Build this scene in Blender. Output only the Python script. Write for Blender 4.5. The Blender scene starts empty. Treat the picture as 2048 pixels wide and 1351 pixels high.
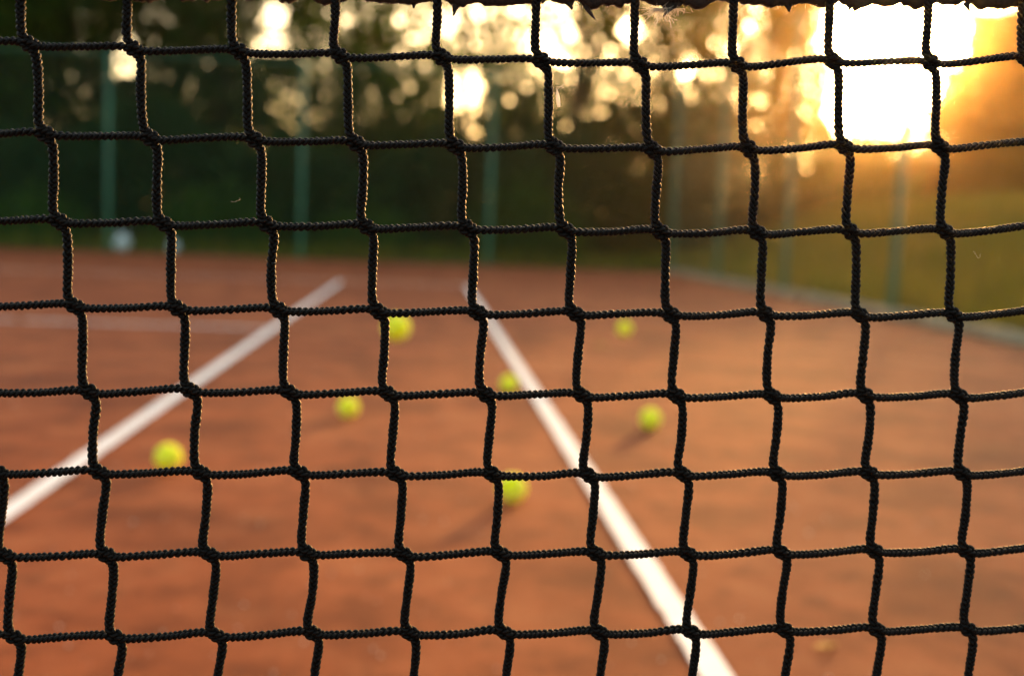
import bpy, math, random
import numpy as np
from mathutils import Vector, Matrix

SC = bpy.context.scene
COL = SC.collection
R = math.radians
rng = np.random.default_rng(7)
random.seed(7)

# ------------------------------------------------------------------ camera
SUN_AZ, SUN_EL = 24.4, 8.7            # degrees right of the court's length, above the horizon
YAW, PITCH, ROLL = 0.0790047, 0.0984321, 0.0393686
CAM = Vector((0.0, -0.51015, 0.67593))
cam_d = bpy.data.cameras.new("camera")
cam_d.sensor_width = 36.0
cam_d.lens = 39.876
cam_d.clip_start = 0.02
cam_d.clip_end = 3000.0
cam_d.dof.use_dof = True
cam_d.dof.focus_distance = 0.511
cam_d.dof.aperture_fstop = 5.2
cam = bpy.data.objects.new("camera", cam_d)
COL.objects.link(cam)
fwd = Vector((math.cos(PITCH) * math.sin(YAW), math.cos(PITCH) * math.cos(YAW), -math.sin(PITCH)))
rgt = Vector((math.cos(YAW), -math.sin(YAW), 0.0))
upv = rgt.cross(fwd)
# the picture's horizon drops to the right: camera rolled counter-clockwise
r2 = rgt * math.cos(ROLL) + upv * math.sin(ROLL)
u2 = -rgt * math.sin(ROLL) + upv * math.cos(ROLL)
M = Matrix((r2, u2, -fwd)).transposed().to_4x4()
M.translation = CAM
cam.matrix_world = M
SC.camera = cam

# ------------------------------------------------------------------ sky, sun, exposure
world = bpy.data.worlds.new("World")
SC.world = world
world.use_nodes = True
wn = world.node_tree
bg = wn.nodes["Background"]
sky = wn.nodes.new("ShaderNodeTexSky")
sky.sky_type = 'NISHITA'
sky.sun_disc = False
sky.sun_elevation = R(SUN_EL)
sky.sun_rotation = R(SUN_AZ)
sky.air_density = 1.0
sky.dust_density = 5.0
sky.ozone_density = 1.0
warm = wn.nodes.new("ShaderNodeMix"); warm.data_type = 'RGBA'; warm.blend_type = 'MULTIPLY'
warm.inputs[0].default_value = 1.0
warm.inputs[7].default_value = (1.0, 0.91, 0.78, 1)      # dusty late light: the whole sky a little warmer
wn.links.new(sky.outputs[0], warm.inputs[6])
wn.links.new(warm.outputs[2], bg.inputs[0])
bg.inputs[1].default_value = 0.15
sun_d = bpy.data.lights.new("sun", 'SUN')
sun_d.energy = 1.4
sun_d.angle = R(2.5)
sun_d.color = (1.0, 0.45, 0.115)
sun = bpy.data.objects.new("sun", sun_d)
COL.objects.link(sun)
sd = Vector((math.cos(R(SUN_EL)) * math.sin(R(SUN_AZ)), math.cos(R(SUN_EL)) * math.cos(R(SUN_AZ)), math.sin(R(SUN_EL))))
sun.rotation_euler = sd.to_track_quat('Z', 'Y').to_euler()
sun.location = sd * 60
SC.view_settings.view_transform = 'Standard'
SC.view_settings.look = 'None'
SC.view_settings.gamma = 1.0
SC.view_settings.exposure = 2.6
SC.render.engine = 'CYCLES'
SC.cycles.use_adaptive_sampling = False
SC.cycles.max_bounces = 8
SC.cycles.volume_bounces = 0
SC.cycles.sample_clamp_indirect = 6.0
HAZE_DENSITY, HAZE_ANISO = 0.0010, 0.95


# ------------------------------------------------------------------ helpers
def tag(o, label=None, cat=None, group=None, kind=None):
    if label: o["label"] = label
    if cat: o["category"] = cat
    if group: o["group"] = group
    if kind: o["kind"] = kind
    return o

def empty(name, loc=(0, 0, 0)):
    o = bpy.data.objects.new(name, None)
    o.location = loc
    o.empty_display_size = 0.1
    COL.objects.link(o)
    return o

def mesh_np(name, v, f, mat, parent=None, smooth=False, loc=None):
    """v (n,3), f (m,k) -> one mesh object. Vertices are given in world space; loc becomes the origin."""
    v = np.asarray(v, dtype=np.float32)
    f = np.asarray(f, dtype=np.int32)
    org = np.zeros(3, np.float32)
    if parent is not None: org = np.array(parent.matrix_world.translation if parent.parent is None else parent.location, np.float32)
    own = np.zeros(3, np.float32)
    if loc is not None:
        own = np.array(loc, np.float32)
    me = bpy.data.meshes.new(name)
    k = f.shape[1]
    me.vertices.add(len(v)); me.loops.add(f.size); me.polygons.add(len(f))
    me.vertices.foreach_set("co", (v - own if loc is not None else v).ravel())
    me.loops.foreach_set("vertex_index", f.ravel())
    me.polygons.foreach_set("loop_start", np.arange(0, f.size, k, dtype=np.int32))
    me.polygons.foreach_set("loop_total", np.full(len(f), k, np.int32))
    if smooth: me.polygons.foreach_set("use_smooth", np.ones(len(f), bool))
    me.update(calc_edges=True); me.validate()
    o = bpy.data.objects.new(name, me)
    COL.objects.link(o)
    if mat: me.materials.append(mat)
    if loc is not None: o.location = own
    if parent is not None:
        o.parent = parent
        o.matrix_parent_inverse = wmat(parent).inverted()
    return o

def wmat(o):
    m = Matrix.LocRotScale(o.location, o.rotation_euler, o.scale)
    if o.parent: m = wmat(o.parent) @ o.matrix_parent_inverse @ m
    return m

class Geo:
    """Collects quads for one mesh."""
    def __init__(s): s.v = []; s.f = []; s.n = 0
    def add(s, v, f):
        v = np.asarray(v, float); f = np.asarray(f, int)
        s.v.append(v); s.f.append(f + s.n); s.n += len(v)
    def box(s, a, b):
        (x0, y0, z0), (x1, y1, z1) = a, b
        v = [(x0,y0,z0),(x1,y0,z0),(x1,y1,z0),(x0,y1,z0),(x0,y0,z1),(x1,y0,z1),(x1,y1,z1),(x0,y1,z1)]
        s.add(v, [(0,3,2,1),(4,5,6,7),(0,1,5,4),(1,2,6,5),(2,3,7,6),(3,0,4,7)])
    def tube(s, pts, rad, sides=8, caps=True):
        pts = np.asarray(pts, float); rad = np.broadcast_to(np.asarray(rad, float), (len(pts),))
        T = np.gradient(pts, axis=0); T /= np.linalg.norm(T, axis=1)[:, None] + 1e-12
        ref = np.array([0, 1, 0.]) if abs(T[0, 1]) < .9 else np.array([1., 0, 0])
        A = np.cross(T, ref); A /= np.linalg.norm(A, axis=1)[:, None] + 1e-12
        B = np.cross(A, T)
        th = np.arange(sides) * 2 * np.pi / sides
        ring = pts[:, None] + rad[:, None, None] * (np.cos(th)[None, :, None] * A[:, None] + np.sin(th)[None, :, None] * B[:, None])
        s.rings(ring)
        if caps:
            n = s.n
            for end in (0, -1):
                c = ring[end]
                m = len(c)
                vv = np.vstack([c, c.mean(0)])
                s.add(vv, [(i, (i + 1) % m, m, m) for i in range(m)])
    def rings(s, ring):
        n, k = ring.shape[:2]
        i = np.arange(n - 1)[:, None] * k; j = np.arange(k)[None, :]; j2 = (j + 1) % k
        f = np.stack([i + j, i + j2, i + k + j2, i + k + j], -1).reshape(-1, 4)
        s.add(ring.reshape(-1, 3), f)
    def build(s, name, mat, parent=None, smooth=False, loc=None):
        v = np.vstack(s.v); f = np.vstack(s.f)
        return mesh_np(name, v, f, mat, parent, smooth, loc)

def leaves(centres, size, rg, flat=0.0):
    """One small folded leaf (two quads) per centre, random facing. Returns v, f."""
    n = len(centres)
    a = rg.normal(size=(n, 3)); a[:, 2] *= (1 - flat); a /= np.linalg.norm(a, axis=1)[:, None]
    b = rg.normal(size=(n, 3)); b -= (b * a).sum(1)[:, None] * a; b /= np.linalg.norm(b, axis=1)[:, None]
    c = np.cross(a, b)
    L = (size * rg.uniform(.6, 1.4, n))[:, None]
    W = L * .42
    p0 = centres - a * L * .5
    p3 = centres + a * L * .5
    m0 = centres - a * L * .12 - c * L * .08
    m3 = centres + a * L * .2 - c * L * .06
    l = centres + b * W * .6 + a * L * .02
    r = centres - b * W * .6 + a * L * .02
    v = np.stack([p0, l, p3, m3, m0, r], 1).reshape(-1, 3)
    i = np.arange(n)[:, None] * 6
    f = np.concatenate([i + np.array([[0, 4, 3, 1]]), i + np.array([[0, 5, 3, 4]])], 0)
    # outline: p0-l-p3-m3.. two quads per leaf sharing the midrib
    f = np.concatenate([np.hstack([i + 0, i + 4, i + 3, i + 1]), np.hstack([i + 1, i + 3, i + 2, i + 2]),
                        np.hstack([i + 0, i + 5, i + 3, i + 4]), np.hstack([i + 5, i + 2, i + 3, i + 3])], 0)
    f = np.concatenate([np.hstack([i + 0, i + 4, i + 2, i + 1]), np.hstack([i + 0, i + 5, i + 2, i + 4])], 0)
    return v, f

# ------------------------------------------------------------------ materials
def new_mat(name):
    m = bpy.data.materials.new(name); m.use_nodes = True
    nt = m.node_tree
    return m, nt, nt.nodes["Principled BSDF"]

def N(nt, typ, **kw):
    n = nt.nodes.new(typ)
    for k, v in kw.items():
        if hasattr(n, k): setattr(n, k, v)
        else: n.inputs[k.replace("_", " ")].default_value = v
    return n

def ramp(nt, fac, stops):
    r = nt.nodes.new("ShaderNodeValToRGB")
    el = r.color_ramp.elements
    while len(el) < len(stops): el.new(0.5)
    for e, (p, c) in zip(el, stops):
        e.position = p; e.color = (*c, 1)
    nt.links.new(fac, r.inputs[0])
    return r.outputs[0]

def mix(nt, fac, a, b, mode='MIX'):
    m = nt.nodes.new("ShaderNodeMix"); m.data_type = 'RGBA'; m.blend_type = mode
    if isinstance(fac, float): m.inputs[0].default_value = fac
    else: nt.links.new(fac, m.inputs[0])
    for sock, val in ((m.inputs[6], a), (m.inputs[7], b)):
        if isinstance(val, tuple): sock.default_value = (*val, 1)
        else: nt.links.new(val, sock)
    return m.outputs[2]

def noise(nt, vec, scale, detail=4, rough=.55):
    n = N(nt, "ShaderNodeTexNoise"); n.inputs["Scale"].default_value = scale
    n.inputs["Detail"].default_value = detail; n.inputs["Roughness"].default_value = rough
    nt.links.new(vec, n.inputs["Vector"])
    return n.outputs[0]

def mat_clay():
    m, nt, b = new_mat("red_clay")
    pos = N(nt, "ShaderNodeNewGeometry").outputs["Position"]
    big = noise(nt, pos, .55, 5, .6)
    mid = noise(nt, pos, 4.0, 6, .65)
    fine = noise(nt, pos, 90.0, 4, .7)
    c = ramp(nt, big, [(.36, (.165, .036, .009)), (.5, (.245, .060, .0170)), (.64, (.30, .092, .031))])
    c2 = ramp(nt, mid, [(.37, (.105, .021, .0045)), (.50, (.250, .058, .0160)), (.63, (.34, .104, .036))])
    c = mix(nt, .5, c, c2)
    spots = ramp(nt, noise(nt, pos, 2.3, 3, .5), [(.36, (.58, .52, .47)), (.50, (1, 1, 1))])
    c = mix(nt, .8, c, spots, 'MULTIPLY')
    mp = N(nt, "ShaderNodeMapping"); mp.inputs["Scale"].default_value = (7.0, 1.1, 1.0); mp.inputs["Rotation"].default_value = (0, 0, .35)
    nt.links.new(pos, mp.inputs["Vector"])
    streak = ramp(nt, noise(nt, mp.outputs[0], 1.0, 5, .65), [(.34, (.66, .60, .55)), (.47, (1, 1, 1)), (.70, (1.12, 1.14, 1.18))])
    c = mix(nt, .4, c, streak, 'MULTIPLY')
    scuff = ramp(nt, noise(nt, pos, 11.0, 3, .5), [(.33, (.45, .38, .32)), (.45, (1, 1, 1))])
    c = mix(nt, .5, c, scuff, 'MULTIPLY')
    g = ramp(nt, fine, [(.3, (.75, .75, .75)), (.7, (1.2, 1.2, 1.2))])
    c = mix(nt, .6, c, g, 'MULTIPLY')
    nt.links.new(c, b.inputs["Base Color"])
    b.inputs["Roughness"].default_value = .85
    b.inputs["Specular IOR Level"].default_value = .13
    bp = N(nt, "ShaderNodeBump"); bp.inputs["Strength"].default_value = .5; bp.inputs["Distance"].default_value = .004
    nt.links.new(noise(nt, pos, 160, 5, .7), bp.inputs["Height"])
    nt.links.new(bp.outputs[0], b.inputs["Normal"])
    return m

def mat_paint():
    m, nt, b = new_mat("line_paint")
    pos = N(nt, "ShaderNodeNewGeometry").outputs["Position"]
    dust = noise(nt, pos, 9.0, 6, .7)
    c = ramp(nt, dust, [(.28, (.56, .45, .37)), (.42, (.70, .66, .62)), (.7, (.77, .75, .73))])
    nt.links.new(c, b.inputs["Base Color"])
    b.inputs["Roughness"].default_value = .6
    return m

def mat_dusty_paint():
    m, nt, b = new_mat("dusty_line_paint")
    pos = N(nt, "ShaderNodeNewGeometry").outputs["Position"]
    dust = noise(nt, pos, 6.0, 6, .7)
    c = ramp(nt, dust, [(.35, (.60, .40, .30)), (.65, (.78, .68, .60))])
    nt.links.new(c, b.inputs["Base Color"])
    b.inputs["Roughness"].default_value = .7
    return m

def mat_simple(name, c1, c2, scale=20, rough=.6, spec=.4, bump=0, metal=0):
    m, nt, b = new_mat(name)
    pos = N(nt, "ShaderNodeNewGeometry").outputs["Position"]
    nz = noise(nt, pos, scale, 5, .6)
    nt.links.new(ramp(nt, nz, [(.35, c1), (.65, c2)]), b.inputs["Base Color"])
    b.inputs["Roughness"].default_value = rough
    b.inputs["Specular IOR Level"].default_value = spec
    b.inputs["Metallic"].default_value = metal
    if bump:
        bp = N(nt, "ShaderNodeBump"); bp.inputs["Strength"].default_value = .6; bp.inputs["Distance"].default_value = bump
        nt.links.new(noise(nt, pos, scale * 4, 4, .6), bp.inputs["Height"]); nt.links.new(bp.outputs[0], b.inputs["Normal"])
    return m

def mat_leaf(name, c1, c2, trans, tw=.5, patch=None):
    m, nt, b = new_mat(name)
    geo = N(nt, "ShaderNodeNewGeometry")
    rnd = geo.outputs["Random Per Island"]
    col = ramp(nt, rnd, [(0, c1), (1, c2)])
    if patch:
        pn = noise(nt, geo.outputs["Position"], .9, 3, .6)
        col = mix(nt, ramp(nt, pn, [(.40, (0, 0, 0)), (.60, (1, 1, 1))]), col, patch)
    nt.links.new(col, b.inputs["Base Color"])
    b.inputs["Roughness"].default_value = .55
    b.inputs["Specular IOR Level"].default_value = .08
    t = N(nt, "ShaderNodeBsdfTranslucent")
    tc = mix(nt, rnd, tuple(x * .75 for x in trans), tuple(x * 1.2 for x in trans))
    nt.links.new(tc, t.inputs[0])
    ms = N(nt, "ShaderNodeMixShader"); ms.inputs[0].default_value = tw
    nt.links.new(b.outputs[0], ms.inputs[1]); nt.links.new(t.outputs[0], ms.inputs[2])
    nt.links.new(ms.outputs[0], nt.nodes["Material Output"].inputs[0])
    return m

def mat_rope():
    m, nt, b = new_mat("black_braided_cord")
    pos = N(nt, "ShaderNodeNewGeometry").outputs["Position"]
    nz = noise(nt, pos, 900, 4, .65)
    nt.links.new(ramp(nt, nz, [(.3, (.0012, .0009, .0007)), (.7, (.0058, .0040, .0028))]), b.inputs["Base Color"])
    b.inputs["Roughness"].default_value = .48
    b.inputs["Specular IOR Level"].default_value = .11
    b.inputs["Sheen Weight"].default_value = .0
    b.inputs["Sheen Roughness"].default_value = .4
    b.inputs["Sheen Tint"].default_value = (.9, .75, .6, 1)
    bp = N(nt, "ShaderNodeBump"); bp.inputs["Strength"].default_value = .7; bp.inputs["Distance"].default_value = .00035
    nt.links.new(noise(nt, pos, 2600, 3, .7), bp.inputs["Height"]); nt.links.new(bp.outputs[0], b.inputs["Normal"])
    return m

def mat_fibre(name, c, through=None):
    m, nt, b = new_mat(name)
    b.inputs["Base Color"].default_value = (*c, 1)
    b.inputs["Roughness"].default_value = .5
    t = N(nt, "ShaderNodeBsdfTranslucent"); t.inputs[0].default_value = (*(through or c), 1)
    ms = N(nt, "ShaderNodeMixShader"); ms.inputs[0].default_value = .5
    nt.links.new(b.outputs[0], ms.inputs[1]); nt.links.new(t.outputs[0], ms.inputs[2])
    nt.links.new(ms.outputs[0], nt.nodes["Material Output"].inputs[0])
    return m

def mat_felt():
    m, nt, b = new_mat("tennis_felt")
    pos = N(nt, "ShaderNodeTexCoord").outputs["Object"]
    nz = noise(nt, pos, 300, 4, .7)
    nt.links.new(ramp(nt, nz, [(.3, (.93, .92, .006)), (.7, (1.0, .98, .012))]), b.inputs["Base Color"])
    b.inputs["Roughness"].default_value = .9
    b.inputs["Specular IOR Level"].default_value = .15
    b.inputs["Sheen Weight"].default_value = .9
    b.inputs["Sheen Roughness"].default_value = .5
    b.inputs["Sheen Tint"].default_value = (.95, 1, .35, 1)
    b.inputs["Subsurface Weight"].default_value = 0
    bp = N(nt, "ShaderNodeBump"); bp.inputs["Strength"].default_value = .8; bp.inputs["Distance"].default_value = .001
    nt.links.new(noise(nt, pos, 900, 3, .7), bp.inputs["Height"]); nt.links.new(bp.outputs[0], b.inputs["Normal"])
    return m

CLAY = mat_clay(); PAINT = mat_paint(); DPAINT = mat_dusty_paint()
SOIL = mat_simple("soil", (.05, .035, .018), (.11, .085, .04), 1.5, .95, .1, .02)
KERB = mat_simple("kerb_concrete", (.22, .17, .10), (.32, .245, .15), 8, .85, .2, .003)
GREEN = mat_simple("green_paint", (.005, .085, .036), (.008, .115, .050), 3, .45, .5)
WIRE = mat_simple("green_wire", (.006, .065, .040), (.010, .09, .055), 30, .4, .5)
BARK = mat_simple("bark", (.03, .022, .015), (.09, .065, .042), 9, .95, .1, .02)
LEAF_D = mat_leaf("dark_leaf", (.008, .028, .006), (.020, .050, .008), (.025, .070, .005), .18)
LEAF_M = mat_leaf("green_leaf", (.016, .052, .008), (.050, .098, .012), (.12, .23, .012), .42)
LEAF_G = mat_leaf("backlit_gold_leaf", (.055, .048, .008), (.110, .075, .010), (.38, .17, .012), .55)  # golden backlight of the low sun put into the leaf colour
GRASSM = mat_leaf("grass_blade", (.105, .095, .012), (.215, .160, .028), (.34, .25, .025), .5, (.065, .125, .010))
ROPE = mat_rope(); FELT = mat_felt()
HAIR = mat_fibre("loose_fibre", (.018, .013, .010), (.30, .19, .10))
PALEFLUFF = mat_fibre("pale_fluff", (.92, .84, .70))
SEAM = mat_simple("ball_seam", (.55, .60, .30), (.65, .68, .38), 200, .7, .3)
TAPE = mat_simple("dark_tape", (.012, .009, .008), (.030, .022, .018), 700, .8, .2, .0004)
BAG = mat_simple("pale_plastic", (.45, .52, .50), (.62, .68, .66), 14, .45, .5, .01)

# ------------------------------------------------------------------ ground
def gz(x, y):
    """Height of the land: flat round the court, a bank on the right beyond the kerb, a slow rise behind."""
    x = np.asarray(x, float); y = np.asarray(y, float)
    s = np.clip((x - 4.35) / 4.2, 0, 1); s = s * s * (3 - 2 * s)
    bank = 1.15 * s * np.clip((y + 6) / 8, 0, 1)
    t = np.clip((y - 19.5) / 14, 0, 1)
    back = .7 * t * t * (3 - 2 * t)
    fade = 1 - np.clip((np.hypot(x, y) - 90) / 120, 0, 1)
    return (np.maximum(bank, back) + .05 * np.sin(x * 1.3 + y * .7) * np.clip((np.maximum(x - 4.6, y - 19)) / 2, 0, 1)) * fade - .012

gx = np.concatenate([np.linspace(-1500, -60, 10), np.linspace(-50, 3.9, 60), np.linspace(4.3, 14, 60), np.linspace(16, 60, 24), np.linspace(80, 1500, 10)])
gy = np.concatenate([np.linspace(-1500, -30, 10), np.linspace(-25, 18, 40), np.linspace(19, 45, 60), np.linspace(50, 110, 14), np.linspace(140, 1500, 10)])
X, Y = np.meshgrid(gx, gy)
v = np.stack([X, Y, gz(X, Y)], -1).reshape(-1, 3)
nx = len(gx)
ii = (np.arange(len(gy) - 1)[:, None] * nx + np.arange(nx - 1)[None, :]).ravel()
tag(mesh_np("ground", v, np.stack([ii, ii + 1, ii + nx + 1, ii + nx], 1), SOIL, smooth=True), kind="structure")

cx = np.linspace(-16, 4.06, 100); cy = np.linspace(-18.3, 18.3, 180)
X, Y = np.meshgrid(cx, cy)
Z = .0016 * np.sin(X * 2.1 + 1.3 * np.sin(Y * .9)) + .0012 * np.sin(Y * 1.7 + X) - .003
v = np.stack([X, Y, Z], -1).reshape(-1, 3)
nx = len(cx)
ii = (np.arange(len(cy) - 1)[:, None] * nx + np.arange(nx - 1)[None, :]).ravel()
tag(mesh_np("court", v, np.stack([ii, ii + 1, ii + nx + 1, ii + nx], 1), CLAY, smooth=True), kind="structure")

DX = .4649                                   # outer tramline's centre, right of the camera
def line(name, a, b, w, mat, z):
    a = np.array(a, float); b = np.array(b, float)
    t = (b - a) / np.linalg.norm(b - a); nrm = np.array([-t[1], t[0]])
    k = int(np.linalg.norm(b - a) / .04)
    q = np.linspace(0, 1, k)[:, None]
    c = a + (b - a) * q
    rg = np.random.default_rng(len(name))
    wl = w / 2 + rg.normal(0, .0012, (k, 1)); wr = w / 2 + rg.normal(0, .0012, (k, 1))
    L = c + nrm * wl; Rr = c - nrm * wr
    v = np.zeros((k, 2, 3)); v[:, 0, :2] = L; v[:, 1, :2] = Rr; v[:, :, 2] = z
    i = np.arange(k - 1)[:, None] * 2
    return tag(mesh_np(name, v.reshape(-1, 3), i + np.array([[0, 1, 3, 2]]), mat), kind="structure")
line("singles_sideline", (DX - 1.37, -11.9), (DX - 1.37, 11.89), .052, PAINT, .004)
line("doubles_sideline", (DX, -11.9), (DX, 11.89), .052, PAINT, .004)
line("service_line", (DX - 1.37 - 8.2, 6.40), (DX - 1.37 - .028, 6.40), .05, PAINT, .004)
line("baseline", (DX - 10.95, 11.93), (DX + .026, 11.93), .06, DPAINT, .004)

FX, FY = 4.12, 18.35
kb = Geo()
yy = np.linspace(-12, 18.5, 32)
rg0 = np.random.default_rng(3)
for a, b in zip(yy[:-1], yy[1:]):
    dz = rg0.normal(0, .004)
    kb.box((FX - .075 + rg0.normal(0, .002), a + .004, -.1), (FX + .075, b - .004, .085 + dz))
tag(kb.build("kerb", KERB), kind="structure")

# ------------------------------------------------------------------ fence
def fence(name, label, posts, H, a, b):
    root = tag(empty(name, (posts[0][0], posts[0][1], 0)), label, "fence", "green wire fences round the court")
    a = np.array(a, float); b = np.array(b, float)
    L = np.linalg.norm(b - a); t = (b - a) / L
    for (x, y) in posts:
        g = Geo()
        g.tube([(x, y, -.2), (x, y, 0.0), (x, y, H), (x, y, H + .012)], [.038, .038, .038, .026], 12)
        g.build("post", GREEN, root, True)
    g = Geo()
    for z, rr in ((H - .03, .016),):
        p0 = np.array([*(a), z]); p1 = np.array([*(b), z])
        g.tube([p0, (p0 + p1) / 2, p1], rr, 8)
    g.build("rail", GREEN, root, True)
    # chain link: two families of slanting wires crossing in diamonds
    g = Geo()
    n = np.array([-t[1], t[0]]) * .03
    step = .12
    for s in (1, -1):
        k = np.arange(-H, L + H, step)
        for o in k:
            q0, q1 = o, o + s * (H - .06)
            z0, z1 = .03, H - .03
            lo, hi = 0.0, L
            u = np.array([q0, q1]); zz = np.array([z0, z1])
            d = u[1] - u[0]
            t0 = np.clip((lo - u[0]) / d, 0, 1) if d > 0 else np.clip((hi - u[0]) / d, 0, 1)
            t1 = np.clip((hi - u[0]) / d, 0, 1) if d > 0 else np.clip((lo - u[0]) / d, 0, 1)
            if t1 - t0 < .01: continue
            pa = np.array([*(a + t * (u[0] + d * t0) + n * (1 + .05 * s)), zz[0] + (zz[1] - zz[0]) * t0])
            pb = np.array([*(a + t * (u[0] + d * t1) + n * (1 + .05 * s)), zz[0] + (zz[1] - zz[0]) * t1])
            g.tube([pa, pb], .0016, 4, False)
    g.build("wire_mesh", WIRE, root)
    return root

bx = [FX - 3.08 * i for i in range(0, 7)]
fence("wire_fence", "green wire fence with slim posts across the far end of the court", [(x, FY) for x in bx], 3.2, (bx[-1], FY), (bx[0], FY))
sy = [18.35 - 3.05 * i for i in range(1, 6)]
fence("wire_fence", "green wire fence on the kerb along the right side of the court", [(FX, y) for y in sy], 3.2, (FX, sy[-1]), (FX, FY - .06))

# ------------------------------------------------------------------ foliage
f_px = 2268.5
def to_px(P):
    """Direction of a point as the photographer saw it; used to decide where the crowns stay open to the sky."""
    d = P - np.array(CAM)
    dep = d @ np.array(fwd)
    return np.stack([1024 + f_px * (d @ np.array(r2)) / dep, 675.5 - f_px * (d @ np.array(u2)) / dep], -1)
OPEN = [(975, 50, 95, 62), (1110, 60, 50, 70), (845, 40, 50, 42), (928, 185, 36, 52), (930, 262, 30, 26), (548, 36, 24, 28),
        (540, 88, 36, 20), (243, 112, 34, 42), (1260, 60, 22, 26), (1390, 140, 30, 18),
        (1750, 60, 108, 125), (1750, 190, 92, 80), (1690, 215, 40, 60), (1830, 160, 58, 62), (1890, 55, 52, 90), (1985, -10, 80, 36)]
def open_at(P, grow=0.0):
    q = to_px(P)
    m = np.zeros(len(P), bool)
    for (x, y, a, b) in OPEN:
        m |= ((q[:, 0] - x) / (a + grow)) ** 2 + ((q[:, 1] - y) / (b + grow)) ** 2 < 1
    return m

def crown_points(c, rad, nclump, per, spread, rg, keep=True):
    u = rg.normal(size=(nclump, 3)); u /= np.linalg.norm(u, axis=1)[:, None]
    u *= rg.uniform(.25, 1, (nclump, 1)) ** .5
    cc = np.array(c) + u * np.array(rad)
    cc = cc[cc[:, 2] > .6]
    sp = spread * rg.uniform(.5, 1.3, (len(cc), 1, 1))
    pts = (cc[:, None] + rg.normal(size=(len(cc), per, 3)) * sp * np.array([1, 1, .75])).reshape(-1, 3)
    pts = pts[pts[:, 2] > .15]
    return cc, pts

BINS = 24.0
def depth_map(items):
    """How many leaf layers stand one behind another towards the court, on a coarse angular grid."""
    D = np.zeros((int(900 / BINS), int(2600 / BINS)))
    for pts, leaf in items:
        q = to_px(pts); d = np.linalg.norm(pts - np.array(CAM), axis=1)
        a = .5 * .25 * leaf ** 2 * 1.08 * (f_px / d) ** 2 / BINS ** 2
        i = ((q[:, 1] + 300) / BINS).astype(int); j = ((q[:, 0] + 250) / BINS).astype(int)
        ok = (i >= 0) & (j >= 0) & (i < D.shape[0]) & (j < D.shape[1])
        np.add.at(D, (i[ok], j[ok]), a[ok])
    k = np.array([.25, .5, .25])
    D = np.apply_along_axis(lambda r: np.convolve(r, k, 'same'), 0, D)
    return np.apply_along_axis(lambda r: np.convolve(r, k, 'same'), 1, D)

def airy(q):
    """Layers wanted: lacy crowns over the middle of the court, closed ones low down and at the left edge."""
    x, y = q[:, 0], q[:, 1]
    w = 3.9 + 4.0 * np.clip((y - 205 - 30 * np.sin(x / 83) - 22 * np.sin(x / 29)) / 100, 0, 1) + 2.0 * np.clip((170 - x) / 120, 0, 1) + 2.5 * np.clip((x - 1920) / 40, 0, 1)
    w = w + .9 * (np.sin(x / 71 + 1.7 * np.sin(y / 63)) * np.sin(y / 57 + 1.3 * np.sin(x / 97)) + .6 * np.sin(x / 31 + y / 43)) + .5 * np.clip((620 - x) / 300, 0, 1)
    w -= .8 * np.clip((x - 600) / 300, 0, 1) * np.clip((1650 - x) / 200, 0, 1) * np.clip((260 - y) / 60, 0, 1)
    # sprays thin out towards each opening and only a few twigs cross it
    near = np.full(len(q), 9.0)
    for (ox, oy, a, b) in OPEN:
        near = np.minimum(near, ((x - ox) / a) ** 2 + ((y - oy) / b) ** 2)
    sun_gap = (x > 1600) & (x < 2000)
    return w * np.clip((near - .75) / .7, np.where(sun_gap, .004, np.where((x > 800) & (x < 1200) & (y < 110), .42, .12)), 1)

def build_tree(name, label, x, y, h, crown_r, mat, cc, pts, leaf, rg, group, trunk=.16):
    z0 = float(gz(x, y))
    root = tag(empty(name, (x, y, z0)), label, "tree", group)
    v, f = leaves(pts, leaf, rg)
    mesh_np("crown", v, f, mat, root)
    g = Geo()
    k = 9
    t = np.linspace(0, 1, k)
    bend = rg.normal(0, .25, 2)
    axis = np.stack([x + bend[0] * t ** 2, y + bend[1] * t ** 2, z0 - .2 + t * (h * .8)], 1)
    g.tube(axis, trunk * (1 - .8 * t) + .012, 9)
    cc = cc[~open_at(cc, 10)]
    sel = rg.permutation(len(cc))[:16]
    for q in cc[sel]:
        s = rg.uniform(.3, .8)
        p0 = axis[0] + (axis[-1] - axis[0]) * s
        mid = (p0 + q) / 2 + np.array([0, 0, .25])
        g.tube([p0, mid, q], [trunk * (1 - .8 * s) * .55, trunk * .25, .012], 6)
    g.build("trunk", BARK, root, True)
    return root

def bush(name, label, x, y, rx, ry, h, mat, rg, n=9000, leaf=.10, group="bushes behind the fences"):
    z0 = float(gz(x, y))
    root = tag(empty(name, (x, y, z0)), label, "bush", group)
    ncl = max(12, n // 70)
    u = rg.normal(size=(ncl, 3)); u /= np.linalg.norm(u, axis=1)[:, None]; u[:, 2] = np.abs(u[:, 2])
    u *= rg.uniform(.1, 1, (ncl, 1)) ** .4
    cc = np.array([x, y, z0]) + u * np.array([rx, ry, h * .9])
    pts = (cc[:, None] + rg.normal(size=(ncl, 70, 3)) * .24).reshape(-1, 3)
    pts = pts[pts[:, 2] > gz(pts[:, 0], pts[:, 1]) + .01]
    pts = pts[~(open_at(pts) & (rg.uniform(size=len(pts)) < .9))]
    v, f = leaves(pts, leaf, rg)
    mesh_np("foliage", v, f, mat, root)
    g = Geo()
    for i in range(10):
        q = cc[rg.integers(len(cc))]
        b0 = np.array([x + rg.normal(0, .2), y + rg.normal(0, .15), z0 - .1])
        g.tube([b0, (b0 + q) / 2 + np.array([0, 0, .1]), q], [.03, .02, .006], 5)
    g.build("stem", BARK, root, True)
    return root

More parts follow.
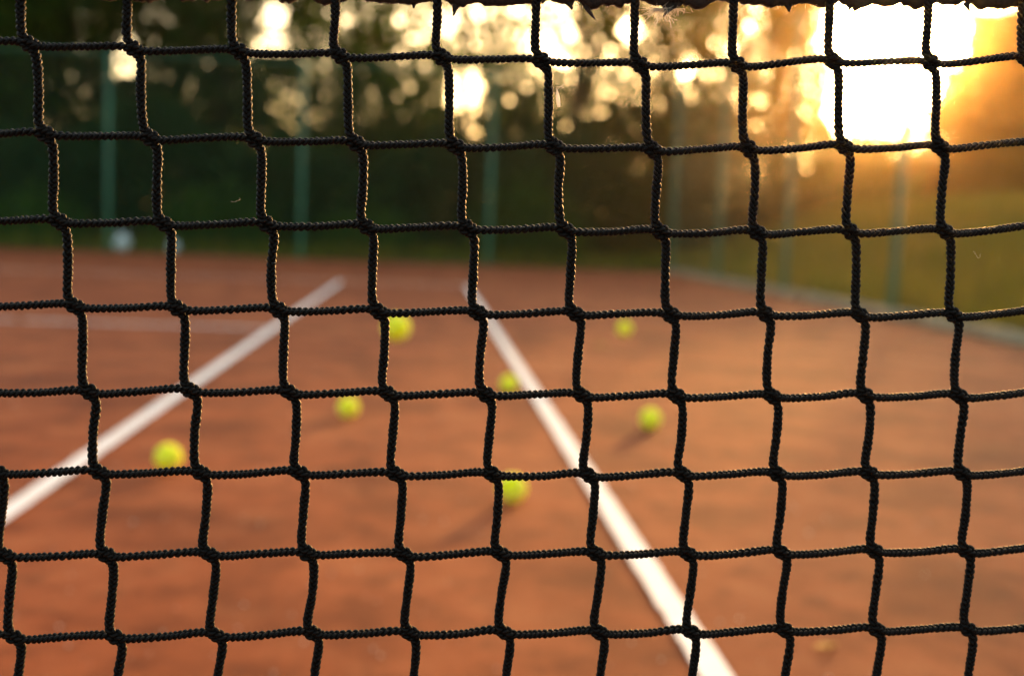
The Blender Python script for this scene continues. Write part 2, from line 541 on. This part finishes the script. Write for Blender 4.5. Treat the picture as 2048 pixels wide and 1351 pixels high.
# a dark hedge closes the far end, low and dense
def hedge():
    rg = np.random.default_rng(21)
    root = tag(empty("hedge", (-3.5, 21.6, 0)), "dense dark green hedge running behind the far fence", "hedge")
    n = 130000
    x = rg.uniform(-14, 5.5, n)
    top = 2.15 + .35 * np.sin(x * .9) + .25 * np.sin(x * 2.3 + 1) + .12 * np.sin(x * 6.1)
    z = rg.uniform(0, 1, n) ** .8 * top
    y = 22.1 + rg.normal(0, .8, n) * (1 - .3 * z / top)
    pts = np.stack([x, y, z + gz(x, y)], 1)
    v, f = leaves(pts, .13, rg)
    mesh_np("foliage", v, f, LEAF_D, root)
    g = Geo()
    for xx in np.arange(-13.5, 5.2, .8):
        xx += rg.normal(0, .15)
        g.tube([(xx, 21.8, -.1), (xx + rg.normal(0, .2), 21.8 + rg.normal(0, .2), 1.0), (xx + rg.normal(0, .3), 21.8, 1.9)], [.05, .035, .012], 6)
    g.build("stem", BARK, root, True)
hedge()

rgT = np.random.default_rng(5)
TR = [  # x, y, h, crown_r, crown_lo, material, clumps, per, leaf, label
    (-10.6, 25.5, 9.5, 3.2, .9, LEAF_M, 210, 75, .15, "mid green broadleaf tree at the far left edge of the picture"),
    (-7.6, 27.5, 10.5, 3.3, 1.0, LEAF_D, 230, 75, .15, "tall dark tree behind the first far post from the left"),
    (-4.7, 26.0, 9.0, 3.0, 1.2, LEAF_D, 200, 75, .14, "dark tree between the two far posts on the left"),
    (-1.9, 28.0, 10.0, 3.2, 1.2, LEAF_M, 200, 72, .15, "green tree rising straight behind the second far post from the left"),
    (.9, 30.0, 9.0, 3.1, 1.4, LEAF_M, 150, 70, .15, "thin crowned tree with the widest bright gaps, behind the airborne ball"),
    (3.4, 27.0, 9.5, 3.0, 1.1, LEAF_D, 200, 75, .14, "dark dense tree just right of the bright gaps, behind the middle of the net"),
    (5.9, 27.5, 9.0, 2.9, 1.2, LEAF_M, 190, 72, .14, "green tree beside the fence corner, spotted with small bright gaps"),
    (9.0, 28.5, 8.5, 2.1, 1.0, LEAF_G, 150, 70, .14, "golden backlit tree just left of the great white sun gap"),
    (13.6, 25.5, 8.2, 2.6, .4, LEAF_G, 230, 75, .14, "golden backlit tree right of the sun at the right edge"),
    (-1.2, 31.5, 7.0, 2.8, .5, LEAF_M, 150, 70, .15, "lower green tree filling the gap left of the thin crowned tree"),
    (3.6, 33.0, 6.0, 2.8, .4, LEAF_M, 130, 70, .15, "low green tree behind the dark dense tree at the middle of the net"),
    (7.0, 32.0, 6.5, 2.6, .4, LEAF_G, 150, 70, .15, "low yellowish backlit tree just behind the fence corner trees"),
    (-13.5, 33.0, 12, 4.0, 1.5, LEAF_D, 200, 75, .18, "far dark tree filling the back of the left edge"),
    (-6.5, 35.5, 12, 4.2, 1.5, LEAF_M, 210, 72, .18, "far green tree seen over the dark tree on the left"),
    (2.2, 37.0, 11, 4.0, 1.5, LEAF_M, 130, 70, .18, "far thin green tree behind the widest bright gaps"),
    (8.5, 36.0, 11, 3.6, 1.2, LEAF_G, 160, 70, .18, "far yellowish backlit tree behind the golden tree left of the sun"),
    (19.5, 35.0, 10, 3.8, .8, LEAF_G, 200, 75, .18, "far golden backlit tree at the right edge beyond the grassy bank"),
]
crowns = []
for (x, y, h, cr, lo, mt, nc, pr, lf, lab) in TR:
    z0 = float(gz(x, y))
    cc, pts = crown_points((x, y, z0 + (lo + h) / 2), (cr, cr, (h - lo) / 2), int(nc * 1.6), pr, .55, rgT)
    crowns.append([cc, pts, lf * (1.5 if y < 32 else 1.3)])
DM = depth_map([(p, l) for _, p, l in crowns])
for (x, y, h, cr, lo, mt, nc, pr, lf, lab), (cc, pts, leaf) in zip(TR, crowns):
    q = to_px(pts)
    i = np.clip(((q[:, 1] + 300) / BINS).astype(int), 0, DM.shape[0] - 1); j = np.clip(((q[:, 0] + 250) / BINS).astype(int), 0, DM.shape[1] - 1)
    keep = rgT.uniform(size=len(pts)) < airy(q) / np.maximum(DM[i, j], .1)
    build_tree("tree", lab, x, y, h, cr, mt, cc, pts[keep], leaf, rgT, "trees behind the fences")
BS = [
    (6.6, 22.6, 1.7, 1.0, 2.3, LEAF_D, 14000, "dark leafy bush on the bank behind the fence corner"),
    (8.9, 23.8, 1.8, 1.1, 2.35, LEAF_M, 15000, "olive bush on the bank under the golden tree left of the sun"),
    (11.2, 25.5, 1.9, 1.2, 2.35, LEAF_G, 16000, "low golden backlit bush under the white sun gap"),
    (13.0, 24.4, 1.7, 1.2, 2.9, LEAF_G, 15000, "golden brown backlit bush below the sun, taller than the one beside it"),
    (-6.9, 20.3, .8, .4, .9, LEAF_M, 4000, "small bright green bush just behind the far fence, farthest left"),
    (-3.75, 20.4, 1.0, .4, 1.15, LEAF_M, 5000, "bright green bush in front of the hedge, between the two left far posts"),
    (-1.0, 20.2, .7, .35, .8, LEAF_M, 3000, "low green bush behind the far fence, right of the second far post"),
    (1.9, 20.5, 1.1, .4, 1.6, LEAF_M, 6000, "green bush before the hedge, right of the middle far post"),
    (11.6, 20.2, 1.2, .9, 1.5, LEAF_G, 6000, "rounded golden backlit bush at the right edge on top of the bank"),
]
for (x, y, rx, ry, h, mt, n, lab) in BS:
    bush("bush", lab, x, y, rx, ry, h, mt, rgT, n)

# rough grass on the bank and along the back
def grass():
    rg = np.random.default_rng(31)
    n = 90000
    x = np.concatenate([rg.uniform(4.3, 15, n), rg.uniform(-14, 5, 5000)])
    y = np.concatenate([rg.uniform(5, 30, n), rg.uniform(18.7, 21.5, 5000)])
    clump = .5 + .5 * np.sin(x * 2.2 + np.sin(y * 1.7)) * np.sin(y * 2.6 + x)
    h = (.10 + .22 * rg.uniform(size=len(x)) ** 2 + .14 * clump)
    z = gz(x, y)
    a = rg.uniform(0, 2 * np.pi, len(x)); w = rg.uniform(.006, .014, len(x))
    lean = rg.normal(0, .35, (len(x), 2)) * h[:, None]
    dx, dy = np.cos(a) * w, np.sin(a) * w
    p0 = np.stack([x - dx, y - dy, z - .02], 1); p1 = np.stack([x + dx, y + dy, z - .02], 1)
    m0 = np.stack([x - dx * .7 + lean[:, 0] * .35, y - dy * .7 + lean[:, 1] * .35, z + h * .6], 1)
    m1 = np.stack([x + dx * .7 + lean[:, 0] * .35, y + dy * .7 + lean[:, 1] * .35, z + h * .6], 1)
    t0 = np.stack([x - dx * .1 + lean[:, 0], y - dy * .1 + lean[:, 1], z + h], 1)
    t1 = np.stack([x + dx * .1 + lean[:, 0], y + dy * .1 + lean[:, 1], z + h], 1)
    v = np.stack([p0, p1, m1, m0, t1, t0], 1).reshape(-1, 3)
    i = np.arange(len(x))[:, None] * 6
    f = np.concatenate([i + np.array([[0, 1, 2, 3]]), i + np.array([[3, 2, 4, 5]])], 0)
    tag(mesh_np("grass", v, f, GRASSM), "rough dry olive grass covering the bank beyond the kerb", "grass", kind="stuff")
grass()

# ------------------------------------------------------------------ small things on the court
def seam_curve(rad, n=160):
    t = np.linspace(0, 2 * np.pi, n)
    A, B = .44, .0
    a, b = .75 * rad, .25 * rad
    x = a * np.cos(t) + b * np.cos(3 * t); y = a * np.sin(t) - b * np.sin(3 * t); z = 2 * math.sqrt(a * b) * np.sin(2 * t)
    return np.stack([x, y, z], 1)

def ball_meshes():
    r = .0352
    seam = seam_curve(r)
    nu, nv = 48, 32
    th = np.linspace(0, np.pi, nv)[:, None]; ph = np.linspace(0, 2 * np.pi, nu, endpoint=False)[None, :]
    P = np.stack([np.sin(th) * np.cos(ph), np.sin(th) * np.sin(ph), np.cos(th) * np.ones_like(ph)], -1)
    d = np.linalg.norm(P.reshape(-1, 1, 3) * r - seam[None], axis=2).min(1).reshape(nv, nu)
    rr = r - .0009 * np.exp(-(d / .0022) ** 2) + rng.normal(0, .00012, d.shape)
    rr[0] = rr[0].mean(); rr[-1] = rr[-1].mean()
    g = Geo(); g.rings(P * rr[..., None])
    body = g.build("felt_body", FELT, None, True)
    s = Geo(); s.tube(seam * .985, .0014, 6, False)
    sm = s.build("seam", SEAM, None, True)
    return body, sm
def ball_fuzz():
    rg = np.random.default_rng(19)
    n = 5200
    d = rg.normal(size=(n, 3)); d /= np.linalg.norm(d, axis=1)[:, None]
    t = np.cross(d, rg.normal(size=(n, 3))); t /= np.linalg.norm(t, axis=1)[:, None]
    b = np.cross(d, t)
    L = rg.uniform(.0012, .0034, n)[:, None]; w = .00016
    p = d * .0349
    q = p + d * L * .55 + t * L * .35; e = p + d * L * .8 + t * L * rg.uniform(.4, 1.2, (n, 1))
    v = np.stack([p - b * w, p + b * w, q + b * w, q - b * w, e + b * w * .3, e - b * w * .3], 1).reshape(-1, 3)
    i = np.arange(n)[:, None] * 6
    f = np.concatenate([i + np.array([[0, 1, 2, 3]]), i + np.array([[3, 2, 4, 5]])], 0)
    o = mesh_np("fuzz", v, f, mat_fibre("felt_fibre", (.95, .93, .02), (.95, .88, .05)))
    o["kind"] = "stuff"
    return o
body0, seam0 = ball_meshes()
fuzz0 = ball_fuzz()
BALLS = [
    ((.231, 2.218, .0352), (.4, 1.1, .3), "yellow tennis ball nearest the net, left of the outer white line"),
    ((-.657, 2.489, .0352), (1.2, .3, .8), "yellow tennis ball farthest left, beside the inner slanting line"),
    ((-.246, 3.369, .0352), (.2, .6, 2.0), "yellow tennis ball on clay midway between the two white lines"),
    ((.357, 4.059, .0352), (2.2, .9, .1), "yellow tennis ball almost touching the outer white line"),
    ((.790, 3.295, .0352), (.9, 1.9, .4), "yellow tennis ball on open clay right of the outer white line"),
    ((.9923, 5.0106, .1926), (1.4, .2, 1.0), "smallest and farthest yellow tennis ball, low above the clay right of the outer line"),
    ((-.0686, 2.448, .4001), (.7, .5, 1.5), "yellow tennis ball bouncing in mid-air above the clay"),
]
for i, (loc, rot, lab) in enumerate(BALLS):
    e = tag(empty("tennis_ball", loc), lab, "tennis ball", "tennis balls scattered beyond the net")
    e.rotation_euler = rot
    for src in (body0, seam0, fuzz0):
        o = src if i == 0 else src.copy()
        if i: COL.objects.link(o)
        o.parent = e

def dry_leaf(loc, size, col, lab, rot):
    rg = np.random.default_rng(int(abs(loc[0]) * 1000))
    m = mat_leaf("dry_leaf", tuple(c * .8 for c in col), col, tuple(c * .8 for c in col), .3)
    n, k = 9, 5
    u = np.linspace(-1, 1, n)[:, None]; w = np.linspace(-1, 1, k)[None, :]
    wid = (1 - u ** 2) ** .7 * .42 + .01
    x = u * size / 2 + 0 * w; y = w * wid * size / 2
    z = .004 * (np.abs(w) ** 1.5) * (1 - u ** 2) + .003 * u ** 2 + .004 + rg.normal(0, .0008, (n, k))
    c, s = math.cos(rot), math.sin(rot)
    top = np.stack([loc[0] + x * c - y * s, loc[1] + x * s + y * c, z], -1).reshape(-1, 3)
    i = (np.arange(n - 1)[:, None] * k + np.arange(k - 1)[None, :]).ravel()
    f = np.stack([i, i + 1, i + k + 1, i + k], 1)
    o = mesh_np("fallen_leaf", top, f, m, smooth=True, loc=(loc[0], loc[1], 0))
    md = o.modifiers.new("thickness", 'SOLIDIFY'); md.thickness = .0006
    tag(o, lab, "leaf", "fallen leaves on the clay")
dry_leaf((.68, 1.26), .05, (.55, .25, .045), "orange dry leaf on clay near the net, right of the outer line", .4)
dry_leaf((1.04, 6.0), .12, (.50, .42, .10), "flat yellow leaf on clay just in front of the farthest ball", .2)
dry_leaf((-2.38, 6.42), .10, (.10, .05, .02), "dark brown leaf on the service line at the left", 1.1)
dry_leaf((-2.2, 6.47), .07, (.60, .45, .36), "pale curled leaf on the service line at the left", 2.0)

def grit():
    rg = np.random.default_rng(77)
    n = 1500
    y = .2 + 6 * rg.uniform(size=n) ** 1.6
    x = rg.uniform(-1.0, 1.0, n) * (.6 + y * .55) + y * .08
    x = np.minimum(x, 3.9)
    s = .0012 + .0028 * rg.uniform(size=n) ** 3
    s[:110] = rg.uniform(.003, .0055, 110)
    base = np.array([(1,0,0),(-1,0,0),(0,1,0),(0,-1,0),(0,0,1),(0,0,-1)], float)
    v = base[None] * (s[:, None, None] * rg.uniform(.6, 1.3, (n, 6, 1)))
    a = rg.uniform(0, 6.28, n); c, q = np.cos(a)[:, None], np.sin(a)[:, None]
    v = np.stack([v[..., 0] * c - v[..., 1] * q, v[..., 0] * q + v[..., 1] * c, v[..., 2] * .7], -1)
    v += np.stack([x, y, s * .5], 1)[:, None]
    f = np.array([(0,2,4,4),(2,1,4,4),(1,3,4,4),(3,0,4,4),(2,0,5,5),(1,2,5,5),(3,1,5,5),(0,3,5,5)])
    ff = (np.arange(n)[:, None, None] * 6 + f[None, :, :3]).reshape(-1, 3)
    m = mat_simple("grit", (.42, .25, .16), (.75, .62, .50), 60, .16, .9)
    tag(mesh_np("gravel", v.reshape(-1, 3), ff, m), "loose brick grit scattered over the clay", "grit", kind="stuff")
grit()

def pale_bag(x, y, w, h, lab):
    rg = np.random.default_rng(int(abs(x) * 100))
    z0 = float(gz(x, y))
    nu, nv = 22, 14
    th = np.linspace(0, np.pi, nv)[:, None]; ph = np.linspace(0, 2 * np.pi, nu, endpoint=False)[None, :]
    k = 1 + .12 * np.sin(3 * ph + 2 * th) + .10 * np.sin(7 * ph - 3 * th) * np.sin(th)
    P = np.stack([np.sin(th) * np.cos(ph) * k * w / 2, np.sin(th) * np.sin(ph) * k * w / 2.4, (np.cos(th) * k + .85) * h / 2], -1)
    P += np.array([x, y, z0])
    g = Geo(); g.rings(P)
    for q in (-1, 1):
        g.tube([(x + q * w * .1, y, z0 + h * .85), (x + q * w * .2, y, z0 + h * 1.05), (x + q * w * .34, y, z0 + h * 1.15)], [.03, .022, .008], 6)
    tag(g.build("plastic_bag", BAG, None, True, (x, y, z0)), lab, "bag", "pale bags behind the far fence")
pale_bag(-5.05, 18.95, .26, .30, "larger pale crumpled bag at the far court edge, beside the first far post")
pale_bag(-4.22, 19.0, .18, .20, "smaller pale crumpled bag at the far court edge, right of the larger one")

# ------------------------------------------------------------------ the net
NET_X = np.array([[-171.9,-128.0,-83.4,-39.7,4.6,48.7,92.8,137.1,181.1,226.5,271.1],[-165.1,-120.9,-76.3,-32.2,11.9,55.8,100.4,144.6,188.8,233.7,278.8],[-159.2,-114.6,-70.0,-26.0,18.5,62.4,106.2,150.8,194.6,239.3,284.6],[-152.6,-108.2,-64.3,-20.1,24.3,68.4,112.8,156.9,202.0,246.5,291.7],[-146.5,-102.4,-58.5,-14.8,29.5,73.5,117.7,162.6,206.9,252.0,297.5],[-141.8,-97.3,-53.3,-9.9,34.1,78.5,122.5,167.5,211.7,256.7,302.1],[-138.4,-93.3,-49.2,-5.2,38.8,83.3,127.1,172.1,216.6,261.7,307.0],[-134.5,-89.9,-45.7,-1.5,42.3,86.9,130.7,175.7,220.6,265.8,311.5]])
NET_Z = np.array([[745.2,744.9,746.5,746.8,748.3,749.0,749.7,751.6,755.6,757.0,761.4],[707.4,707.7,709.0,709.3,710.3,711.6,712.5,714.7,717.5,719.5,722.9],[670.0,670.9,672.0,672.8,674.1,674.9,675.9,677.4,679.4,681.3,684.5],[633.3,633.7,634.7,635.5,636.3,637.6,638.6,640.1,641.1,642.6,645.5],[595.5,597.2,597.8,598.5,599.3,600.1,601.1,602.3,603.6,604.6,607.3],[559.3,560.1,561.1,561.4,562.4,562.9,564.4,565.6,566.9,567.9,569.9],[521.4,522.9,523.9,524.1,525.4,525.9,526.9,527.9,529.6,530.4,532.4],[483.8,485.0,486.5,486.8,487.7,488.2,489.2,490.5,491.3,492.0,493.8]])
C0, C1, R0, R1 = -16, 26, -1, 18          # columns and rows of the whole net (measured ones are 0..10, 0..7)
KN = {}
for r_ in range(R0, R1 + 1):
    for c_ in range(C0, C1 + 1):
        rc, cc_ = min(max(r_, 0), 7), min(max(c_, 0), 10)
        x = NET_X[rc, cc_] + (c_ - cc_) * 44.4
        z = NET_Z[rc, cc_] - (r_ - rc) * 37.4 + (c_ - cc_) * (1.25 if r_ < 3 else .8)
        if r_ > 7: x += (r_ - 7) * 3.2; z -= (c_ - cc_) * .05 * (r_ - 7)
        if r_ < 0: x -= 6.3; z += 1.5
        KN[r_, c_] = np.array([x, 0.0, z]) * .001
rgN = np.random.default_rng(12)

def catmull(P, per):
    P = np.asarray(P); out = []
    Q = np.vstack([2 * P[0] - P[1], P, 2 * P[-1] - P[-2]])
    for i in range(1, len(Q) - 2):
        p0, p1, p2, p3 = Q[i - 1], Q[i], Q[i + 1], Q[i + 2]
        t = np.linspace(0, 1, per[i - 1], endpoint=False)[:, None]
        out.append(.5 * ((2 * p1) + (-p0 + p2) * t + (2 * p0 - 5 * p1 + 4 * p2 - p3) * t ** 2 + (-p0 + 3 * p1 - 3 * p2 + p3) * t ** 3))
    out.append(Q[-2][None])
    return np.vstack(out)

net = tag(empty("tennis_net", (0, 0, 0)), "black braided tennis net filling the whole foreground", "tennis net")
cords = Geo(); hairs = Geo()
PLAIT = .0074
def near_view(r_, c_): return -1 <= r_ <= 8 and -2 <= c_ <= 11

def hair(p, d, L, rad):
    k = 5
    t = np.linspace(0, 1, k)[:, None]
    side = rgN.normal(size=3)
    pts = p + d * L * t + side * L * .35 * t ** 2
    hairs.tube(pts, np.linspace(rad, rad * .4, k), 3, False)

def sweep(P, A, hi, F):
    """Three plaited strands along the dense path P with plait roll A."""
    seg = np.linalg.norm(np.diff(P, axis=0), axis=1); s = np.concatenate([[0], np.cumsum(seg)])
    step = .00050 if hi else .0012
    n = max(4, int(s[-1] / step)); q = np.linspace(0, s[-1], n)
    p = np.stack([np.interp(q, s, P[:, i]) for i in range(3)], 1); al = np.interp(q, s, A); fat = np.interp(q, s, F)
    T = np.gradient(p, axis=0); T /= np.linalg.norm(T, axis=1)[:, None]
    D = np.array([0, 1.0, 0]) - T * T[:, 1:2]; D /= np.linalg.norm(D, axis=1)[:, None]
    S = np.cross(T, D)
    ca, sa = np.cos(al)[:, None], np.sin(al)[:, None]
    e1 = S * ca + D * sa; e2 = -S * sa + D * ca
    ph0 = rgN.uniform(0, 6.28)
    ph = 2 * np.pi * q / PLAIT + ph0 + .8 * np.sin(q * 90 + ph0) + .35 * np.sin(q * 333 + 2 * ph0)
    sides = 7 if hi else 5
    wob = (1 + .07 * np.sin(q * 310 + ph0) + .06 * np.sin(q * 777 + 2 * ph0)) * fat
    for k in range(3):
        u = ph + 2 * np.pi * k / 3
        cpt = p + e1 * (.00132 * np.sin(u) * wob)[:, None] + e2 * (.00088 * np.sin(2 * u) * fat)[:, None]
        TT = np.gradient(cpt, axis=0); TT /= np.linalg.norm(TT, axis=1)[:, None]
        Aa = np.cross(TT, e2); Aa /= np.linalg.norm(Aa, axis=1)[:, None]
        Bb = np.cross(Aa, TT)
        th = np.arange(sides) * 2 * np.pi / sides
        rad = .00088 * fat * (1 + .06 * np.sin(u * 5 + k) + .05 * np.sin(q * 520 + 3 * k + ph0))
        ring = cpt[:, None] + rad[:, None, None] * (np.cos(th)[None, :, None] * Aa[:, None] + .95 * np.sin(th)[None, :, None] * Bb[:, None])
        cords.rings(ring)
        if hi:
            for j in rgN.integers(0, n, int(s[-1] / .0011)):
                w = rgN.uniform(0, 6.28)
                d = Aa[j] * math.cos(w) + Bb[j] * math.sin(w)
                hair(cpt[j] + d * .001, (d + .6 * TT[j] * rgN.normal()), rgN.uniform(.0004, .0016), .00003)

mm = .001
def staircase(r_, c_, start_down):
    """One cord: along a row, down a column, along a row ... knots shared with the next cord."""
    P, A, per, hi = [], [], [], []
    down = start_down
    r, c = r_, c_
    first = True
    while True:
        if (r, c) not in KN: break
        K = KN[r, c]
        j = rgN.normal(0, .15, 3) * mm
        if not first:
            if down:  # arrived from the left, leaves downward
                P += [K + np.array([-5.2, .5, .9]) * mm + j, K + np.array([-1.2, .6, -1.2]) * mm + j, K + np.array([2.8, .4, -4.4]) * mm + j]
                A += [1.05, .6, .15]
            else:     # arrived from above, leaves to the right
                P += [K + np.array([-2.7, -.4, 4.3]) * mm + j, K + np.array([1.2, -.6, 1.2]) * mm + j, K + np.array([5.2, -.5, -.7]) * mm + j]
                A += [.15, .6, 1.05]
        else:
            P += [K + (np.array([2.8, .4, -4.4]) if down else np.array([5.2, -.5, -.7])) * mm]; A += [.15 if down else 1.05]
            first = False
        nr, nc = (r + 1, c) if down else (r, c + 1)
        if (nr, nc) not in KN: break
        K2 = KN[nr, nc]
        if down:
            a = K + np.array([2.8, 0, -4.4]) * mm; b = K2 + np.array([-2.7, 0, 4.3]) * mm
            P += [(a + b) / 2 + np.array([rgN.normal(0, .35), rgN.normal(0, .3), 0]) * mm]; A += [0]
        else:
            a = K + np.array([5.2, 0, -.7]) * mm; b = K2 + np.array([-5.2, 0, .9]) * mm
            P += [(a + b) / 2 + np.array([0, rgN.normal(0, .3), -.25 + rgN.normal(0, .2)]) * mm]; A += [1.25]
        r, c = nr, nc
        down = not down
    return P, A

def lay(P, A):
    if len(P) < 4: return
    P = np.array(P); A = np.array(A)
    D = catmull(P, [14] * (len(P) - 1))
    a = np.interp(np.linspace(0, len(P) - 1, len(D)), np.arange(len(P)), A)
    kn = np.abs(A - .6) < .01
    F = 1 + .08 * np.interp(np.linspace(0, len(P) - 1, len(D)), np.arange(len(P)), kn.astype(float)) ** .7
    mid = D
    inside = (mid[:, 0] > -.27) & (mid[:, 0] < .34) & (mid[:, 2] > .42) & (mid[:, 2] < .86)
    # split into runs of equal detail
    k = 0
    while k < len(D) - 1:
        e = k
        while e < len(D) - 1 and inside[e] == inside[k]: e += 1
        if e - k >= 3: sweep(D[k:e + 1], a[k:e + 1], bool(inside[k]), F[k:e + 1])
        k = max(e, k + 1)

for c_ in range(C0, C1 + 1):               # cords that start under the tape and go down first
    P, A = staircase(R0, c_, True); lay(P, A)
for r_ in range(R0 + 1, R1 + 1):           # cords that start at the left end
    for dn in (False,):
        P, A = staircase(r_, C0, dn); lay(P, A)
cords.build("netting", ROPE, net, True)
hairs.build("fuzz", HAIR, net)["kind"] = "stuff"

# headband: folded woven tape over a cable; only its ragged lower edge hangs into view
def band_z(x):                              # lower edge of the tape
    return .7726 + .0478 * (x - .0) if x > 0 else .7726 + .040 * x
def headband():
    rg = np.random.default_rng(4)
    n = 1500
    xs = np.linspace(-.95, 1.35, n)
    lo = np.array([band_z(x) for x in xs])
    jag = .0009 * np.convolve(rg.normal(size=n + 8), np.ones(5) / 2.2, 'same')[4:-4] + .0005 * np.sin(xs * 420) * (rg.uniform(size=n) > .3)
    lo = lo + jag
    ring = []
    prof = [(-.0022, 0.0), (-.0030, .004), (-.0034, .020), (-.0036, .048), (0, .056), (.0036, .048), (.0034, .020), (.0030, .004), (.0022, 0.0)]
    for x, z in zip(xs, lo):
        ring.append([(x, .0045 + py, z + pz) for py, pz in prof])
    g = Geo(); g.rings(np.array(ring))
    hb = g.build("headband", TAPE, net, True)
    # torn tabs and loose threads along the edge
    for (x, w, L, lean, name) in ((.0105, 5.5, 4.6, -.2, 'torn_tab'), (.0600, 3.0, 3.6, .5, 'torn_tab'), (.0670, 1.4, 5.2, .7, 'torn_tab'), (.1065, 8.0, 5.6, -.5, 'torn_tab'),
                                  (.1600, 3.4, 3.6, .2, 'torn_tab'), (.1890, 4.2, 3.2, -.2, 'torn_tab'), (.2430, 1.5, 3.4, .5, 'torn_tab'), (-.0420, 5.0, 2.6, .1, 'torn_tab'), (-.0085, 3.0, 2.4, 0, 'torn_tab')):
        q = Geo()
        L *= 1.35; w *= 1.2
        for k in range(7):
            o = (k / 6 - .5) * w * mm
            l = L * mm * (1 - abs(k / 6 - .5) * 1.3) * rg.uniform(.7, 1.15)
            z = band_z(x) + .001
            q.tube([(x + o, .0045, z), (x + o * .8 + lean * l * .3, .0042, z - l * .5), (x + o * .55 + lean * l, .0045, z - l)], [.0010, .0009, .0003], 6)
        q.build(name, TAPE, hb, True)
    q = Geo()
    for (x0, nh, L) in ((.1020, 170, 7.0), (.1085, 60, 4.0), (.0600, 10, 2.6), (.16, 12, 2.4), (.19, 12, 2.6), (.2, 30, 1.4), (.06, 40, 1.2), (.0, 30, 1.2)):
        for _ in range(nh):
            sp = .0022 if nh > 20 and L > 2 else .02
            x = x0 + rg.normal(0, sp)
            z = band_z(x) - (.002 if L > 3 else 0)
            d = rg.normal(size=3); d[2] = -abs(d[2]) - .2; d[0] -= .6 if L > 5 else 0; d /= np.linalg.norm(d)
            l = L * mm * rg.uniform(.3, 1.0)
            t = np.linspace(0, 1, 6)[:, None]
            cur = rg.normal(size=3) * .5
            q.tube(np.array([x, .0045, z]) + d * l * t + cur * l * t ** 2 * .6, np.linspace(.00008, .00005, 6), 3, False)
    ft = q.build("frayed_threads", PALEFLUFF, hb); ft["kind"] = "stuff"
headband()

# bits caught on the net
def seed_husk():
    c = np.array([.0560, -.0005, .7335])
    n, k = 12, 9
    t = np.linspace(0, 1, n)
    g = Geo()
    ring = []
    for s in t:
        w = .0008 * math.sin(math.pi * (s * .75 + .05)) + .0001
        ring.append([c + np.array([w * math.cos(a) + .0012 * s, .45 * w * math.sin(a), .0034 - .0075 * s]) for a in np.linspace(0, 2 * np.pi, k, endpoint=False)])
    g.rings(np.array(ring))
    rg = np.random.default_rng(8)
    for _ in range(14):
        p = c + np.array([.0004 * rg.normal(), 0, .002 + .001 * rg.normal()])
        d = rg.normal(size=3); d[2] = abs(d[2]); d /= np.linalg.norm(d)
        g.tube([p, p + d * .0018, p + d * .0034 + rg.normal(size=3) * .0008], [.00006, .00005, .00003], 3, False)
    tag(g.build("seed_fluff", PALEFLUFF, None, True), "pale wisp of seed fluff stuck to a net cord near the top", "fluff")
seed_husk()
def lint(name, x, z, L, lab, seed):
    rg = np.random.default_rng(seed)
    p = np.array([x, -.0015, z]); d = np.array([.2, 0, -1.0]); pts = [p]
    for i in range(12):
        d = d + rg.normal(size=3) * np.array([.7, .3, .6]); d /= np.linalg.norm(d)
        p = p + d * L / 12; pts.append(p)
    g = Geo(); g.tube(catmull(pts, [4] * 12), .00004, 4)
    tag(g.build(name, PALEFLUFF, None, True), lab, "thread")
lint("loose_thread", -.0820, .6835, .008, "curled golden thread hanging in the mesh at upper left", 1)
lint("loose_thread", -.0660, .6560, .006, "short pale thread beside a cord just above the far court edge", 2)
lint("loose_thread", .2525, .6725, .007, "fine pale thread dangling under a cord at the right", 3)

# ------------------------------------------------------------------ air
hz = Geo(); hz.box((-60, -6, -1.3), (70, 75, 15.5))  # haze volume added to give the glow around the sun
hm = bpy.data.materials.new("haze"); hm.use_nodes = True
hn = hm.node_tree
hn.nodes.remove(hn.nodes["Principled BSDF"])
pv = hn.nodes.new("ShaderNodeVolumePrincipled")
pv.inputs["Color"].default_value = (1.0, .74, .38, 1)  # orange of the sun's glow put into the haze colour
pv.inputs["Density"].default_value = HAZE_DENSITY
pv.inputs["Anisotropy"].default_value = HAZE_ANISO
hn.links.new(pv.outputs[0], hn.nodes["Material Output"].inputs["Volume"])
tag(hz.build("haze", hm), "thin golden haze added for the glow around the low sun", "haze", kind="stuff")
